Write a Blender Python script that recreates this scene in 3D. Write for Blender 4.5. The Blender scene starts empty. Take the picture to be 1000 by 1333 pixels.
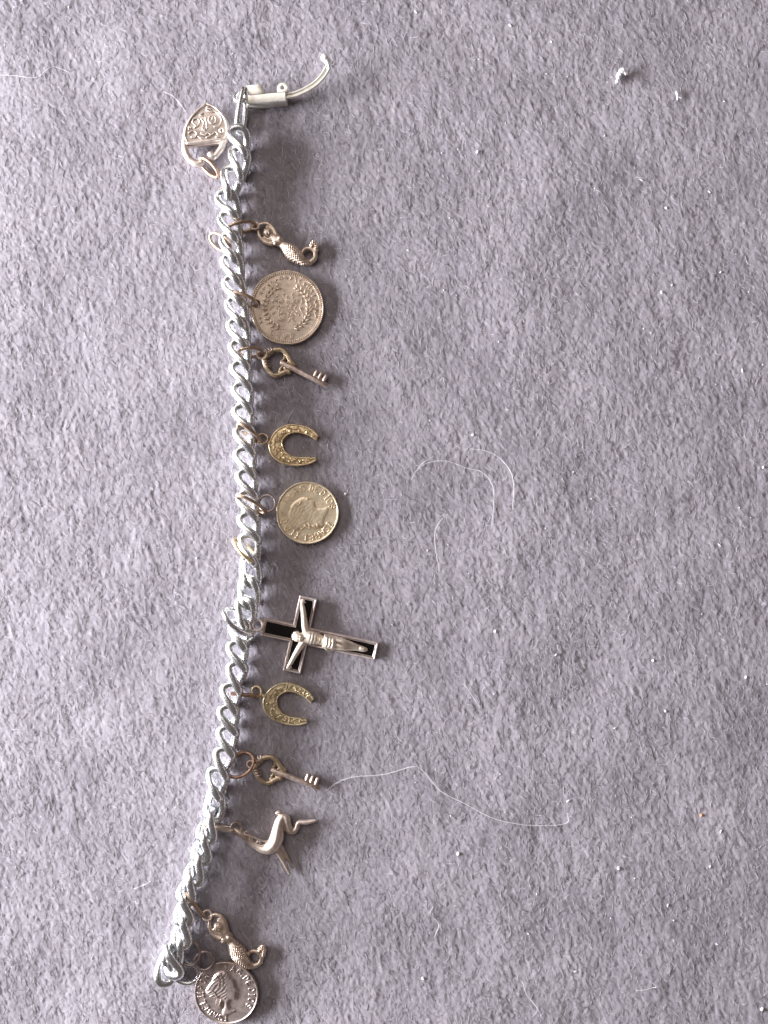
import bpy, bmesh, math, random
import numpy as np
from mathutils import Vector, Matrix
from mathutils.geometry import tessellate_polygon

random.seed(7)
rng = np.random.default_rng(11)
PI = math.pi
S = 0.00016            # metres per photograph pixel on the felt
CAM_H = 0.172          # camera height above the felt
scene = bpy.context.scene
COL = scene.collection

# ------------------------------------------------------------------ camera
cam_d = bpy.data.cameras.new("camera")
cam = bpy.data.objects.new("camera", cam_d)
COL.objects.link(cam)
cam.location = (0, 0, CAM_H)
cam.rotation_euler = (0, 0, 0)
cam_d.sensor_fit = 'VERTICAL'
cam_d.angle_y = 2 * math.atan(1333 * S / 2 / CAM_H)
cam_d.clip_start = 0.002
cam_d.clip_end = 50
scene.camera = cam
scene.render.resolution_x = 768
scene.render.resolution_y = 1024

# ------------------------------------------------------------------ light
world = bpy.data.worlds.new("World")
scene.world = world
world.use_nodes = True
bg = world.node_tree.nodes["Background"]
bg.inputs[0].default_value = (1.0, 0.82, 0.79, 1)
bg.inputs[1].default_value = 0.12


def area(name, loc, target, sx, sy, power, color):
    d = bpy.data.lights.new(name, 'AREA')
    d.shape = 'RECTANGLE'
    d.size, d.size_y = sx, sy
    d.energy = power
    d.color = color
    o = bpy.data.objects.new(name, d)
    COL.objects.link(o)
    o.location = loc
    o.rotation_euler = (Vector(target) - Vector(loc)).to_track_quat('-Z', 'Y').to_euler()
    return o


area("window_light", (-0.54, 0.02, 0.118), (0.0, 0.0, 0.0), 0.40, 0.15, 20.5, (0.91, 0.92, 1.0))
area("overhead_fill", (-0.45, 0.70, 1.10), (0.0, 0.0, 0.0), 1.1, 0.9, 6.5, (1.0, 0.91, 0.88))  # soft fill lamp added overhead to put glints on the metal tops

scene.view_settings.view_transform = 'Standard'
scene.view_settings.look = 'None'
scene.view_settings.exposure = 0.0
scene.view_settings.gamma = 1.0


# ------------------------------------------------------------------ materials
def new_mat(name):
    m = bpy.data.materials.new(name)
    m.use_nodes = True
    nt = m.node_tree
    return m, nt, nt.nodes["Principled BSDF"]


def ramp(nt, fac, stops):
    r = nt.nodes.new("ShaderNodeValToRGB")
    el = r.color_ramp.elements
    while len(el) < len(stops):
        el.new(0.5)
    for e, (p, c) in zip(el, stops):
        e.position = p
        e.color = (*c, 1)
    nt.links.new(fac, r.inputs[0])
    return r.outputs[0]


def noise(nt, vec, scale, detail=4, rough=0.6, dist=0.0):
    n = nt.nodes.new("ShaderNodeTexNoise")
    n.inputs["Scale"].default_value = scale
    n.inputs["Detail"].default_value = detail
    n.inputs["Roughness"].default_value = rough
    n.inputs["Distortion"].default_value = dist
    nt.links.new(vec, n.inputs["Vector"])
    return n.outputs[0]


def metal(name, c1, c2, rough, bump=0.25, spread=(0.38, 0.62), rvar=0.15, metallic=0.78, c3=None):
    m, nt, b = new_mat(name)
    tc = nt.nodes.new("ShaderNodeTexCoord").outputs["Object"]
    n1 = noise(nt, tc, 900, 5, 0.65)
    stops = [(spread[0], c2), (spread[1], c1)]
    if c3:
        stops = [(spread[0] - 0.1, c3)] + stops
    nt.links.new(ramp(nt, n1, stops), b.inputs["Base Color"])
    b.inputs["Metallic"].default_value = metallic
    n2 = noise(nt, tc, 2600, 4, 0.6)
    mr = nt.nodes.new("ShaderNodeMapRange")
    mr.inputs["To Min"].default_value = max(0.05, rough - rvar)
    mr.inputs["To Max"].default_value = rough + rvar
    nt.links.new(n2, mr.inputs["Value"])
    nt.links.new(mr.outputs[0], b.inputs["Roughness"])
    bp = nt.nodes.new("ShaderNodeBump")
    bp.inputs["Strength"].default_value = bump
    bp.inputs["Distance"].default_value = 0.00012
    nt.links.new(noise(nt, tc, 3800, 4, 0.65), bp.inputs["Height"])
    nt.links.new(bp.outputs[0], b.inputs["Normal"])
    return m


M = {}
M['silver'] = metal('chain_silver', (0.96, 0.97, 0.97), (0.82, 0.84, 0.83), 0.26, 0.3, rvar=0.12, metallic=1.0, c3=(0.55, 0.56, 0.56))
M['clasp'] = metal('clasp_nickel', (0.90, 0.88, 0.80), (0.78, 0.75, 0.66), 0.33, 0.12)
M['hook'] = metal('hook_silver_lit', (0.97, 0.96, 0.93), (0.90, 0.89, 0.86), 0.5, 0.15)  # paler than the clasp: window light on the tip put into the colour
M['ivory'] = metal('warm_silver', (0.86, 0.77, 0.69), (0.68, 0.59, 0.51), 0.44, 0.35, c3=(0.44, 0.35, 0.29))
M['bronze'] = metal('tarnished_bronze', (0.86, 0.72, 0.59), (0.60, 0.47, 0.37), 0.40, 0.4, c3=(0.34, 0.24, 0.18))
M['coin1'] = metal('worn_coin_nickel', (0.82, 0.69, 0.55), (0.64, 0.52, 0.41), 0.40, 0.2, c3=(0.44, 0.34, 0.25))
M['coin2'] = metal('worn_coin_brass', (0.98, 0.85, 0.62), (0.86, 0.71, 0.48), 0.44, 0.3, c3=(0.46, 0.34, 0.22))
M['coin3'] = metal('worn_coin_silver', (0.66, 0.56, 0.51), (0.46, 0.38, 0.34), 0.38, 0.22, c3=(0.28, 0.22, 0.20))
M['brass'] = metal('dirty_brass', (0.94, 0.77, 0.49), (0.64, 0.49, 0.28), 0.40, 0.5, c3=(0.26, 0.19, 0.11))
M['brass_green'] = metal('green_tinged_brass', (0.82, 0.69, 0.46), (0.54, 0.45, 0.28), 0.46, 0.55, c3=(0.20, 0.24, 0.17))
M['keymetal'] = metal('key_bronze', (0.76, 0.63, 0.55), (0.48, 0.37, 0.30), 0.42, 0.4, c3=(0.30, 0.22, 0.17))
M['keybrass'] = metal('key_bow_brass', (0.72, 0.58, 0.38), (0.46, 0.35, 0.24), 0.42, 0.4, c3=(0.28, 0.20, 0.13))
M['ring'] = metal('ring_bronze', (0.62, 0.46, 0.33), (0.38, 0.27, 0.18), 0.36, 0.3)
M['ring_copper'] = metal('ring_copper', (0.60, 0.40, 0.29), (0.34, 0.20, 0.13), 0.36, 0.3)
M['ring_dark'] = metal('ring_dark_steel', (0.52, 0.44, 0.42), (0.32, 0.26, 0.25), 0.34, 0.3)
M['deer'] = metal('pale_bronze', (0.80, 0.68, 0.58), (0.62, 0.51, 0.43), 0.42, 0.25)
M['cross_frame'] = metal('cross_silver', (0.92, 0.82, 0.77), (0.74, 0.63, 0.58), 0.48, 0.2)
M['figure'] = metal('figure_silver', (0.97, 0.88, 0.76), (0.86, 0.74, 0.58), 0.46, 0.3, c3=(0.66, 0.50, 0.24))

m, nt, b = new_mat('black_enamel')
tc = nt.nodes.new("ShaderNodeTexCoord").outputs["Object"]
nt.links.new(ramp(nt, noise(nt, tc, 1500, 4), [(0.4, (0.004, 0.004, 0.004)), (0.75, (0.018, 0.014, 0.013))]), b.inputs["Base Color"])
b.inputs["Roughness"].default_value = 0.12
M['enamel'] = m

# felt
m, nt, b = new_mat('grey_felt')
tc = nt.nodes.new("ShaderNodeTexCoord").outputs["Object"]
mp = nt.nodes.new("ShaderNodeMapping")
mp.inputs["Rotation"].default_value = (0, 0, math.radians(22))
mp.inputs["Scale"].default_value = (1.0, 0.45, 1.0)
nt.links.new(tc, mp.inputs[0])
n1 = noise(nt, mp.outputs[0], 1900, 8, 0.82, 0.5)
n0 = noise(nt, tc, 55, 4, 0.6)
mx = nt.nodes.new("ShaderNodeMath")
mx.operation = 'MULTIPLY_ADD'
nt.links.new(n0, mx.inputs[0])
mx.inputs[1].default_value = 0.35
mx2 = nt.nodes.new("ShaderNodeMath")
mx2.operation = 'MULTIPLY'
nt.links.new(n1, mx2.inputs[0])
mx2.inputs[1].default_value = 0.65
nt.links.new(mx2.outputs[0], mx.inputs[2])
nt.links.new(ramp(nt, mx.outputs[0], [(0.36, (0.185, 0.166, 0.183)), (0.64, (0.405, 0.372, 0.398))]), b.inputs["Base Color"])
b.inputs["Roughness"].default_value = 0.95
b.inputs["Specular IOR Level"].default_value = 0.15
b.inputs["Sheen Weight"].default_value = 0.15
bp = nt.nodes.new("ShaderNodeBump")
bp.inputs["Strength"].default_value = 0.5
bp.inputs["Distance"].default_value = 0.00013
nt.links.new(noise(nt, mp.outputs[0], 2600, 5, 0.75, 0.8), bp.inputs["Height"])
nt.links.new(bp.outputs[0], b.inputs["Normal"])
M['felt'] = m


def plain(name, c, rough=0.8, c2=None):
    m, nt, b = new_mat(name)
    tc = nt.nodes.new("ShaderNodeTexCoord").outputs["Object"]
    c2 = c2 or tuple(v * 0.8 for v in c)
    nt.links.new(ramp(nt, noise(nt, tc, 700, 3), [(0.35, c2), (0.65, c)]), b.inputs["Base Color"])
    b.inputs["Roughness"].default_value = rough
    return m


m, nt, b = new_mat('felt_fibre')
gi = nt.nodes.new("ShaderNodeNewGeometry")
nt.links.new(ramp(nt, gi.outputs["Random Per Island"], [(0.0, (0.15, 0.135, 0.15)), (0.45, (0.30, 0.272, 0.295)), (0.85, (0.46, 0.425, 0.455)), (1.0, (0.62, 0.59, 0.62))]), b.inputs["Base Color"])
b.inputs["Roughness"].default_value = 0.9
b.inputs["Specular IOR Level"].default_value = 0.2
M['fibre'] = m
M['hair'] = plain('white_hair', (0.80, 0.78, 0.78), 0.5, (0.62, 0.60, 0.60))
M['lint'] = plain('white_lint', (0.92, 0.91, 0.92), 0.9)
M['rust_speck'] = plain('orange_crumb', (0.55, 0.24, 0.12), 0.8)


# ------------------------------------------------------------------ mesh helpers
# shapes are written in photograph pixels: x right, y down, h up from the felt
class MB:
    def __init__(self):
        self.v = []
        self.f = []

    def add(self, verts, faces):
        o = len(self.v)
        self.v.extend([tuple(map(float, p)) for p in verts])
        self.f.extend([tuple(i + o for i in fc) for fc in faces])
        return self

    def tube(self, pts, r, n=8, closed=False, flat=1.0):
        P = np.array(pts, float)
        k = len(P)
        R = np.full(k, float(r)) if np.isscalar(r) else np.array(r, float)
        if closed:
            T = np.roll(P, -1, 0) - np.roll(P, 1, 0)
        else:
            T = np.gradient(P, axis=0)
        T /= np.linalg.norm(T, axis=1)[:, None] + 1e-12
        a = np.array([0, 0, 1.0])
        if abs(T[0] @ a) > 0.9:
            a = np.array([1.0, 0, 0])
        N = np.zeros_like(P)
        u = np.cross(T[0], a)
        u /= np.linalg.norm(u)
        N[0] = u
        for i in range(1, k):
            u = N[i - 1] - T[i] * (N[i - 1] @ T[i])
            u /= np.linalg.norm(u) + 1e-12
            N[i] = u
        B = np.cross(T, N)
        if closed:  # spread the leftover twist
            u = N[-1] - T[0] * (N[-1] @ T[0])
            ang = math.atan2(np.cross(N[0], u) @ T[0], N[0] @ u)
            for i in range(k):
                t = -ang * i / k
                n_, b_ = N[i].copy(), B[i].copy()
                N[i] = n_ * math.cos(t) + b_ * math.sin(t)
                B[i] = b_ * math.cos(t) - n_ * math.sin(t)
        verts = []
        for i in range(k):
            for j in range(n):
                t = 2 * PI * j / n
                p = P[i] + R[i] * (N[i] * math.cos(t) + B[i] * math.sin(t))
                if flat != 1.0:
                    p = p.copy()
                    p[2] = P[i][2] + (p[2] - P[i][2]) * flat
                verts.append(p)
        faces = []
        for i in range(k if closed else k - 1):
            i2 = (i + 1) % k
            for j in range(n):
                j2 = (j + 1) % n
                faces.append((i * n + j, i * n + j2, i2 * n + j2, i2 * n + j))
        if not closed:
            for e, s in ((0, -1), (k - 1, 1)):
                c = P[e] + T[e] * R[e] * 0.7 * s
                if flat != 1.0:
                    c[2] = P[e][2] + (c[2] - P[e][2]) * flat
                # rounded end
                mid = []
                for j in range(n):
                    q = np.array(verts[e * n + j])
                    mid.append(P[e] + (q - P[e]) * 0.7 + (c - P[e]) * 0.7)
                o = len(verts)
                verts.extend(mid)
                verts.append(c)
                for j in range(n):
                    j2 = (j + 1) % n
                    faces.append((e * n + j, e * n + j2, o + j2, o + j))
                    faces.append((o + j, o + j2, o + n))
        return self.add(verts, faces)

    def ball(self, c, r, sc=(1, 1, 1), rot=0.0, nu=12, nv=8):
        verts, faces = [], []
        ca, sa = math.cos(rot), math.sin(rot)
        for i in range(nv + 1):
            th = PI * i / nv
            for j in range(nu):
                ph = 2 * PI * j / nu
                x = math.sin(th) * math.cos(ph) * sc[0] * r
                y = math.sin(th) * math.sin(ph) * sc[1] * r
                z = math.cos(th) * sc[2] * r
                verts.append((c[0] + x * ca - y * sa, c[1] + x * sa + y * ca, c[2] + z))
        for i in range(nv):
            for j in range(nu):
                j2 = (j + 1) % nu
                faces.append((i * nu + j, i * nu + j2, (i + 1) * nu + j2, (i + 1) * nu + j))
        return self.add(verts, faces)

    def plate(self, loops, z0, z1, bev=0.6):
        """slab with holes: loops[0] the outline, the rest holes; rounded top edge"""
        rings0, ringsm, ringst = [], [], []
        for li, L in enumerate(loops):
            L = [Vector((p[0], p[1])) for p in L]
            ar = sum(L[i].x * L[(i + 1) % len(L)].y - L[(i + 1) % len(L)].x * L[i].y for i in range(len(L)))
            if (ar < 0) != (li > 0):
                L.reverse()
            n = len(L)
            ins = []
            for i in range(n):
                d = (L[(i + 1) % n] - L[i - 1])
                d.normalize()
                ins.append(L[i] + Vector((-d.y, d.x)) * bev)
            rings0.append(L)
            ringst.append(ins)
        verts, faces = [], []
        offs = []
        for L, I in zip(rings0, ringst):
            o = len(verts)
            n = len(L)
            offs.append((o, n))
            verts += [(p.x, p.y, z0) for p in L]
            verts += [(p.x, p.y, z1 - bev) for p in L]
            verts += [(p.x * 0.7 + q.x * 0.3, p.y * 0.7 + q.y * 0.3, z1 - bev * 0.3) for p, q in zip(L, I)]
            verts += [(q.x, q.y, z1) for q in I]
            for k in range(3):
                for i in range(n):
                    i2 = (i + 1) % n
                    faces.append((o + k * n + i, o + k * n + i2, o + (k + 1) * n + i2, o + (k + 1) * n + i))
        for layer, src in ((3, ringst), (0, rings0)):
            tris = tessellate_polygon([[Vector((p.x, p.y, 0)) for p in L] for L in src])
            idx = []
            for o, n in offs:
                idx += [o + layer * n + i for i in range(n)]
            faces += [tuple(idx[i] for i in t) for t in tris]
        return self.add(verts, faces)


def spl(pts, k=6, closed=False):
    """Catmull-Rom through points of any dimension"""
    P = np.array(pts, float)
    n = len(P)
    out = []
    segs = n if closed else n - 1
    for i in range(segs):
        if closed:
            p0, p1, p2, p3 = P[(i - 1) % n], P[i], P[(i + 1) % n], P[(i + 2) % n]
        else:
            p1, p2 = P[i], P[i + 1]
            p0 = P[i - 1] if i > 0 else 2 * p1 - p2
            p3 = P[i + 2] if i + 2 < n else 2 * p2 - p1
        for j in range(k):
            t = j / k
            out.append(0.5 * ((2 * p1) + (p2 - p0) * t + (2 * p0 - 5 * p1 + 4 * p2 - p3) * t * t + (3 * p1 - p0 - 3 * p2 + p3) * t ** 3))
    if not closed:
        out.append(P[-1])
    return np.array(out)


def circle(cx, cy, r, n=48, r2=None):
    r2 = r2 or r
    return [(cx + r * math.cos(2 * PI * i / n), cy + r2 * math.sin(2 * PI * i / n)) for i in range(n)]


def to_mesh(name, mb, o, smooth=True):
    V = np.array(mb.v, float)
    V = np.stack([(V[:, 0] - o[0]) * S, -(V[:, 1] - o[1]) * S, V[:, 2] * S], 1)
    me = bpy.data.meshes.new(name)
    me.from_pydata(V.tolist(), [], mb.f)
    bm = bmesh.new()
    bm.from_mesh(me)
    bmesh.ops.remove_doubles(bm, verts=bm.verts, dist=1e-8)
    bmesh.ops.recalc_face_normals(bm, faces=bm.faces)
    for f in bm.faces:
        f.smooth = smooth
    for e in bm.edges:
        if len(e.link_faces) == 2 and e.calc_face_angle(0) > math.radians(50):
            e.smooth = False
    bm.to_mesh(me)
    bm.free()
    return me


def fuse(mb, voxel=0.6, smooth=4):
    """melt overlapping pieces into one continuous surface (still in pixel units)"""
    me = bpy.data.meshes.new("tmp")
    me.from_pydata(mb.v, [], mb.f)
    bm = bmesh.new()
    bm.from_mesh(me)
    bmesh.ops.recalc_face_normals(bm, faces=bm.faces)
    bm.to_mesh(me)
    bm.free()
    o = bpy.data.objects.new("tmp", me)
    COL.objects.link(o)
    r = o.modifiers.new("r", 'REMESH')
    r.mode = 'VOXEL'
    r.voxel_size = voxel
    s = o.modifiers.new("s", 'SMOOTH')
    s.factor = 0.5
    s.iterations = smooth
    dg = bpy.context.evaluated_depsgraph_get()
    ev = o.evaluated_get(dg)
    em = ev.to_mesh()
    out = MB()
    out.v = [tuple(v.co) for v in em.vertices]
    out.f = [tuple(p.vertices) for p in em.polygons]
    nor = np.array([tuple(v.normal) for v in em.vertices])
    ev.to_mesh_clear()
    bpy.data.objects.remove(o)
    bpy.data.meshes.remove(me)
    return out, nor


def loc_at(x, y, h=0.0):
    k = 1 - h * S / CAM_H
    return Vector(((x - 500) * S * k, -(y - 666.5) * S * k, 0))


def tag(o, label, cat, group=None, kind=None):
    if label:
        o["label"] = label
    if cat:
        o["category"] = cat
    if group:
        o["group"] = group
    if kind:
        o["kind"] = kind
    return o


ORG = {}


def thing(name, x, y, label, cat, group=None, h=6.0, lift=0.0, tilt=(0, 0)):
    o = bpy.data.objects.new(name, None)
    o.empty_display_size = 0.002
    COL.objects.link(o)
    o.location = loc_at(x, y, h)
    o.location.z = lift * S
    o.rotation_euler = (math.radians(tilt[0]), math.radians(tilt[1]), 0)
    ORG[o.name] = (x, y, 0.0)
    return tag(o, label, cat, group)


def part(name, mb, mat, parent, smooth=True, root=None):
    root = root or parent
    x, y, rot = ORG[root.name]
    me = to_mesh(name, mb, (x, y), smooth)
    me.materials.append(M[mat])
    o = bpy.data.objects.new(name, me)
    COL.objects.link(o)
    o.parent = parent
    if rot and parent is root:
        o.rotation_euler.z = -rot
    return o


def single(name, mb, mat, x, y, label, cat, group=None, h=2.0, kind=None):
    me = to_mesh(name, mb, (x, y))
    me.materials.append(M[mat])
    o = bpy.data.objects.new(name, me)
    COL.objects.link(o)
    o.location = loc_at(x, y, h)
    return tag(o, label, cat, group, kind)


def copy_thing(src, x, y, rot_img_deg, scale, label, h=6.0, skip=('jump_ring',), mats=None, tilt=(0, 0)):
    """a copy of a charm (parts and sub-parts share mesh data), turned clockwise in the picture"""
    r = src.copy()
    COL.objects.link(r)
    r.location = loc_at(x, y, h)
    r.location.z = src.location.z
    rot = -math.radians(rot_img_deg)
    r.rotation_euler = (math.radians(tilt[0]), math.radians(tilt[1]), rot)
    r.scale = (scale,) * 3
    r["label"] = label
    ORG[r.name] = (x, y, rot)
    for ch in list(src.children):
        if ch.name.split('.')[0] in skip:
            continue
        c = ch.copy()
        COL.objects.link(c)
        c.parent = r
        if mats and ch.data.materials[0].name in mats:
            c.data = ch.data.copy()
            c.data.materials[0] = mats[ch.data.materials[0].name]
        for g in list(ch.children):
            d = g.copy()
            COL.objects.link(d)
            d.parent = c
    return r


def ring_pts(c, e1, e2, n=36):
    """closed loop: centre + e1 cos + e2 sin"""
    c, e1, e2 = map(lambda q: np.array(q, float), (c, e1, e2))
    return [c + e1 * math.cos(2 * PI * i / n) + e2 * math.sin(2 * PI * i / n) for i in range(n)]


def wire_ring(c, e1, e2, r, n=36, gap=0.0):
    mb = MB()
    if gap:
        c, e1, e2 = map(lambda q: np.array(q, float), (c, e1, e2))
        P = [c + e1 * math.cos(t) + e2 * math.sin(t) for t in np.linspace(gap, 2 * PI - gap, n)]
        return mb.tube(P, r, 8)
    return mb.tube(ring_pts(c, e1, e2, n), r, 8, closed=True)


# ------------------------------------------------------------------ the felt
def spectral(nx, ny, step, seed, lam, ang, stretch, power=1.0):
    """streaky random relief by filtering white noise; lam = wavelength in px across the streaks"""
    g = np.random.default_rng(seed)
    w = np.fft.rfft2(g.standard_normal((ny, nx)))
    fy = np.fft.fftfreq(ny, step)[:, None]
    fx = np.fft.rfftfreq(nx, step)[None, :]
    ca, sa = math.cos(ang), math.sin(ang)
    fu = fx * ca + fy * sa            # along the streak
    fv = -fx * sa + fy * ca           # across
    f = np.sqrt((fu * stretch) ** 2 + fv ** 2) * lam
    filt = (f ** power) * np.exp(-f ** 2)
    h = np.fft.irfft2(w * filt, (ny, nx))
    return h / h.std()


STEP = 1.55
nx, ny = int(1130 / STEP), int(1480 / STEP)
xs = -65 + np.arange(nx) * STEP
ys = -75 + np.arange(ny) * STEP
# streak direction in picture: steep, from upper left to lower right
h1 = spectral(nx, ny, STEP, 1, 10, math.radians(66), 1.7)
h2 = spectral(nx, ny, STEP, 2, 9, math.radians(98), 1.6)
h3 = spectral(nx, ny, STEP, 3, 5.0, math.radians(55), 1.6)
h5 = spectral(nx, ny, STEP, 6, 8.5, math.radians(40), 1.6)
h6 = spectral(nx, ny, STEP, 12, 3.4, math.radians(70), 1.4)
h7 = spectral(nx, ny, STEP, 13, 26, math.radians(72), 1.7)
h4 = spectral(nx, ny, STEP, 4, 150, 0.4, 1.0)
mixn = 1 / (1 + np.exp(-2.2 * spectral(nx, ny, STEP, 5, 150, 0, 1.0)))
mixm = 1 / (1 + np.exp(-2.2 * spectral(nx, ny, STEP, 8, 190, 0, 1.0)))
felt_h = (h1 * mixn + (h2 * mixm + h5 * (1 - mixm)) * (1 - mixn)) * 0.13 + h3 * 0.085 + h6 * 0.055 + h7 * 0.13 + h4 * 0.45
felt_h = felt_h - 0.6


def felt_at(x, y):
    i = min(max(int((x - xs[0]) / STEP), 0), nx - 1)
    j = min(max(int((y - ys[0]) / STEP), 0), ny - 1)
    return float(felt_h[j, i])


def felt_mesh():
    ox = [-1400, -700, -350, -180, -110]
    xa = np.concatenate([ox, xs, [1110, 1180, 1350, 1700, 2400]])
    ya = np.concatenate([[-1400, -700, -350, -180, -115], ys, [1450, 1520, 1700, 2050, 2700]])
    H = np.full((len(ya), len(xa)), -0.8)
    H[5:-5, 5:-5] = felt_h
    X, Y = np.meshgrid(xa, ya)
    V = np.stack([(X - 500) * S, -(Y - 666.5) * S, H * S], -1).reshape(-1, 3).astype(np.float32)
    nX, nY = len(xa), len(ya)
    idx = np.arange(nX * nY).reshape(nY, nX)
    F = np.stack([idx[:-1, :-1], idx[1:, :-1], idx[1:, 1:], idx[:-1, 1:]], -1).reshape(-1, 4).astype(np.int32)
    me = bpy.data.meshes.new("felt_cloth")
    me.vertices.add(len(V))
    me.vertices.foreach_set("co", V.ravel())
    me.loops.add(F.size)
    me.loops.foreach_set("vertex_index", F.ravel())
    me.polygons.add(len(F))
    me.polygons.foreach_set("loop_start", np.arange(0, F.size, 4, dtype=np.int32))
    me.polygons.foreach_set("loop_total", np.full(len(F), 4, np.int32))
    me.update(calc_edges=True)
    me.polygons.foreach_set("use_smooth", np.ones(len(F), bool))
    me.validate()
    me.materials.append(M['felt'])
    return me


felt = bpy.data.objects.new("felt_cloth", felt_mesh())
COL.objects.link(felt)
tag(felt, "mottled purplish grey felt cloth under the whole bracelet", None, kind="structure")


def fibres(n, lmin, lmax, wmin, wmax, hmax, seed):
    g = np.random.default_rng(seed)
    K = 6
    x0 = g.uniform(-60, 1060, n)
    y0 = g.uniform(-70, 1400, n)
    a0 = np.radians(g.normal(68, 34, n))
    L = g.uniform(lmin, lmax, n)
    curv = g.normal(0, 0.8, n)
    wv = g.normal(0, 0.35, n)
    W = g.uniform(wmin, wmax, n)
    t = np.linspace(0, 1, K)
    ang = a0[:, None] + curv[:, None] * (t - 0.5) + wv[:, None] * np.sin(6 * t)
    dx = np.cos(ang) * (L / (K - 1))[:, None]
    dy = np.sin(ang) * (L / (K - 1))[:, None]
    X = x0[:, None] + np.cumsum(dx, 1)
    Y = y0[:, None] + np.cumsum(dy, 1)
    I = np.clip(((X - xs[0]) / STEP).astype(int), 0, nx - 1)
    J = np.clip(((Y - ys[0]) / STEP).astype(int), 0, ny - 1)
    top = g.uniform(0.05, hmax, n)[:, None] * np.sin(PI * t)[None, :] ** 0.7 - 0.15
    Z = felt_h[J, I] + top + 0.16
    px, py = -np.sin(ang) * W[:, None] / 2, np.cos(ang) * W[:, None] / 2
    taper = np.array([0.4, 1, 1, 1, 0.9, 0.3])[None, :]
    A = np.stack([X + px * taper, Y + py * taper, Z - 0.12], -1)
    C = np.stack([X, Y, Z + W[:, None] * 0.08], -1)
    B = np.stack([X - px * taper, Y - py * taper, Z - 0.12], -1)
    V = np.stack([A, C, B], 2)                       # n,K,3,3 : a little ridge
    V = np.stack([(V[..., 0] - 500) * S, -(V[..., 1] - 666.5) * S, V[..., 2] * S], -1).reshape(-1, 3).astype(np.float32)
    base = (np.arange(n) * K * 3)[:, None, None]
    k = (np.arange(K - 1) * 3)[None, :, None]
    s = np.array([0, 1])[None, None, :]
    q = base + k + s
    F = np.stack([q, q + 3, q + 4, q + 1], -1).reshape(-1, 4).astype(np.int32)
    me = bpy.data.meshes.new("felt_fibres")
    me.vertices.add(len(V))
    me.vertices.foreach_set("co", V.ravel())
    me.loops.add(F.size)
    me.loops.foreach_set("vertex_index", F.ravel())
    me.polygons.add(len(F))
    me.polygons.foreach_set("loop_start", np.arange(0, F.size, 4, dtype=np.int32))
    me.polygons.foreach_set("loop_total", np.full(len(F), 4, np.int32))
    me.update(calc_edges=True)
    me.polygons.foreach_set("use_smooth", np.ones(len(F), bool))
    me.materials.append(M['fibre'])
    return me


fo = bpy.data.objects.new("felt_fibres", fibres(75000, 4, 15, 0.4, 0.8, 0.3, 21))
COL.objects.link(fo)
fo.parent = felt
fo["kind"] = "stuff"

# ------------------------------------------------------------------ the chain bracelet
PATH = [(314, 187), (314, 209), (308, 228), (300, 242), (298, 257), (301, 276), (302, 308), (304, 335), (306, 360),
        (310, 400), (314, 440), (317, 480), (319, 520), (321, 560), (322, 598), (325, 630), (326, 666),
        (328, 690), (327, 722), (326, 751), (323, 787), (316, 815), (313, 845), (310, 878), (304, 902),
        (301, 930), (300, 953), (295, 986), (286, 1014), (281, 1045), (273, 1070), (265, 1100), (257, 1127),
        (246, 1154), (240, 1180), (239, 1205), (232, 1230), (221, 1246), (217, 1260)]
ROLL = [(180, -52), (215, -52), (240, -42), (262, -34), (300, -34), (420, -40), (455, -52), (500, -61), (690, -60),
        (715, -35), (745, 0), (785, -5), (815, -45), (850, -60), (1000, -60), (1030, -25), (1055, 20), (1075, 50),
        (1205, 54), (1235, 35), (1262, 15)]
PITCH, WIRE, LB, LC, LK = 28.4, 5.3, 10.2, -6.3, -4.0
LA = (PITCH + 2 * WIRE) / 2 + 0.2

bracelet = thing("chain_bracelet", 305, 700, "long silver curb chain bracelet laid out down the grey felt, its fold-over clasp hanging open", "bracelet", h=9)
link_mb = MB()
link_mb.tube([(305 + LA * math.cos(t), 700 - LB * math.sin(t) + LK * math.cos(t), LC * math.sin(2 * t))
              for t in np.linspace(0, 2 * PI, 41)[:-1]], WIRE, 10, closed=True)
link_me = to_mesh("link", link_mb, (305, 700))
link_me.materials.append(M['silver'])
link_v = np.array([tuple(v.co) for v in link_me.vertices]) / S


def place_link(x, y, heading, roll, me=link_me, lift=0.0, pitch=0.0, name="link"):
    o = bpy.data.objects.new(name, me)
    COL.objects.link(o)
    o.parent = bracelet
    Rm = Matrix.Rotation(heading, 4, 'Z') @ Matrix.Rotation(pitch, 4, 'Y') @ Matrix.Rotation(roll, 4, 'X')
    R3 = np.array(Rm.to_3x3())
    zmin = (link_v @ R3.T)[:, 2].min()
    h = -zmin + lift - 0.6
    w = loc_at(x, y, h)
    w.z = h * S
    o.matrix_local = Matrix.Translation(w - bracelet.location) @ Rm
    return h


dense = spl(PATH, 20)
seg = np.linalg.norm(np.diff(dense, axis=0), axis=1)
arc = np.concatenate([[0], np.cumsum(seg)])
nlinks = int(round(arc[-1] / PITCH))
CHAIN = []
for i in range(nlinks + 1):
    s = arc[-1] * i / nlinks
    x = np.interp(s, arc, dense[:, 0])
    y = np.interp(s, arc, dense[:, 1])
    x1, y1 = np.interp(s + 8, arc, dense[:, 0]), np.interp(s + 8, arc, dense[:, 1])
    x0, y0 = np.interp(s - 8, arc, dense[:, 0]), np.interp(s - 8, arc, dense[:, 1])
    hd = math.atan2(-(y1 - y0), x1 - x0)
    ro = np.interp(y, [a for a, _ in ROLL], [c for _, c in ROLL]) + random.uniform(-5, 5)
    hd += math.radians(11) * min(max(-ro / 60, 0), 1)
    place_link(x, y, hd + math.radians(random.uniform(-4, 4)), math.radians(ro), lift=random.uniform(0, 1.2),
               pitch=math.radians(random.uniform(-3, 3)))
    CHAIN.append((x, y))

place_link(225, 1249, math.radians(-84), math.radians(62), lift=3.0)
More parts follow.
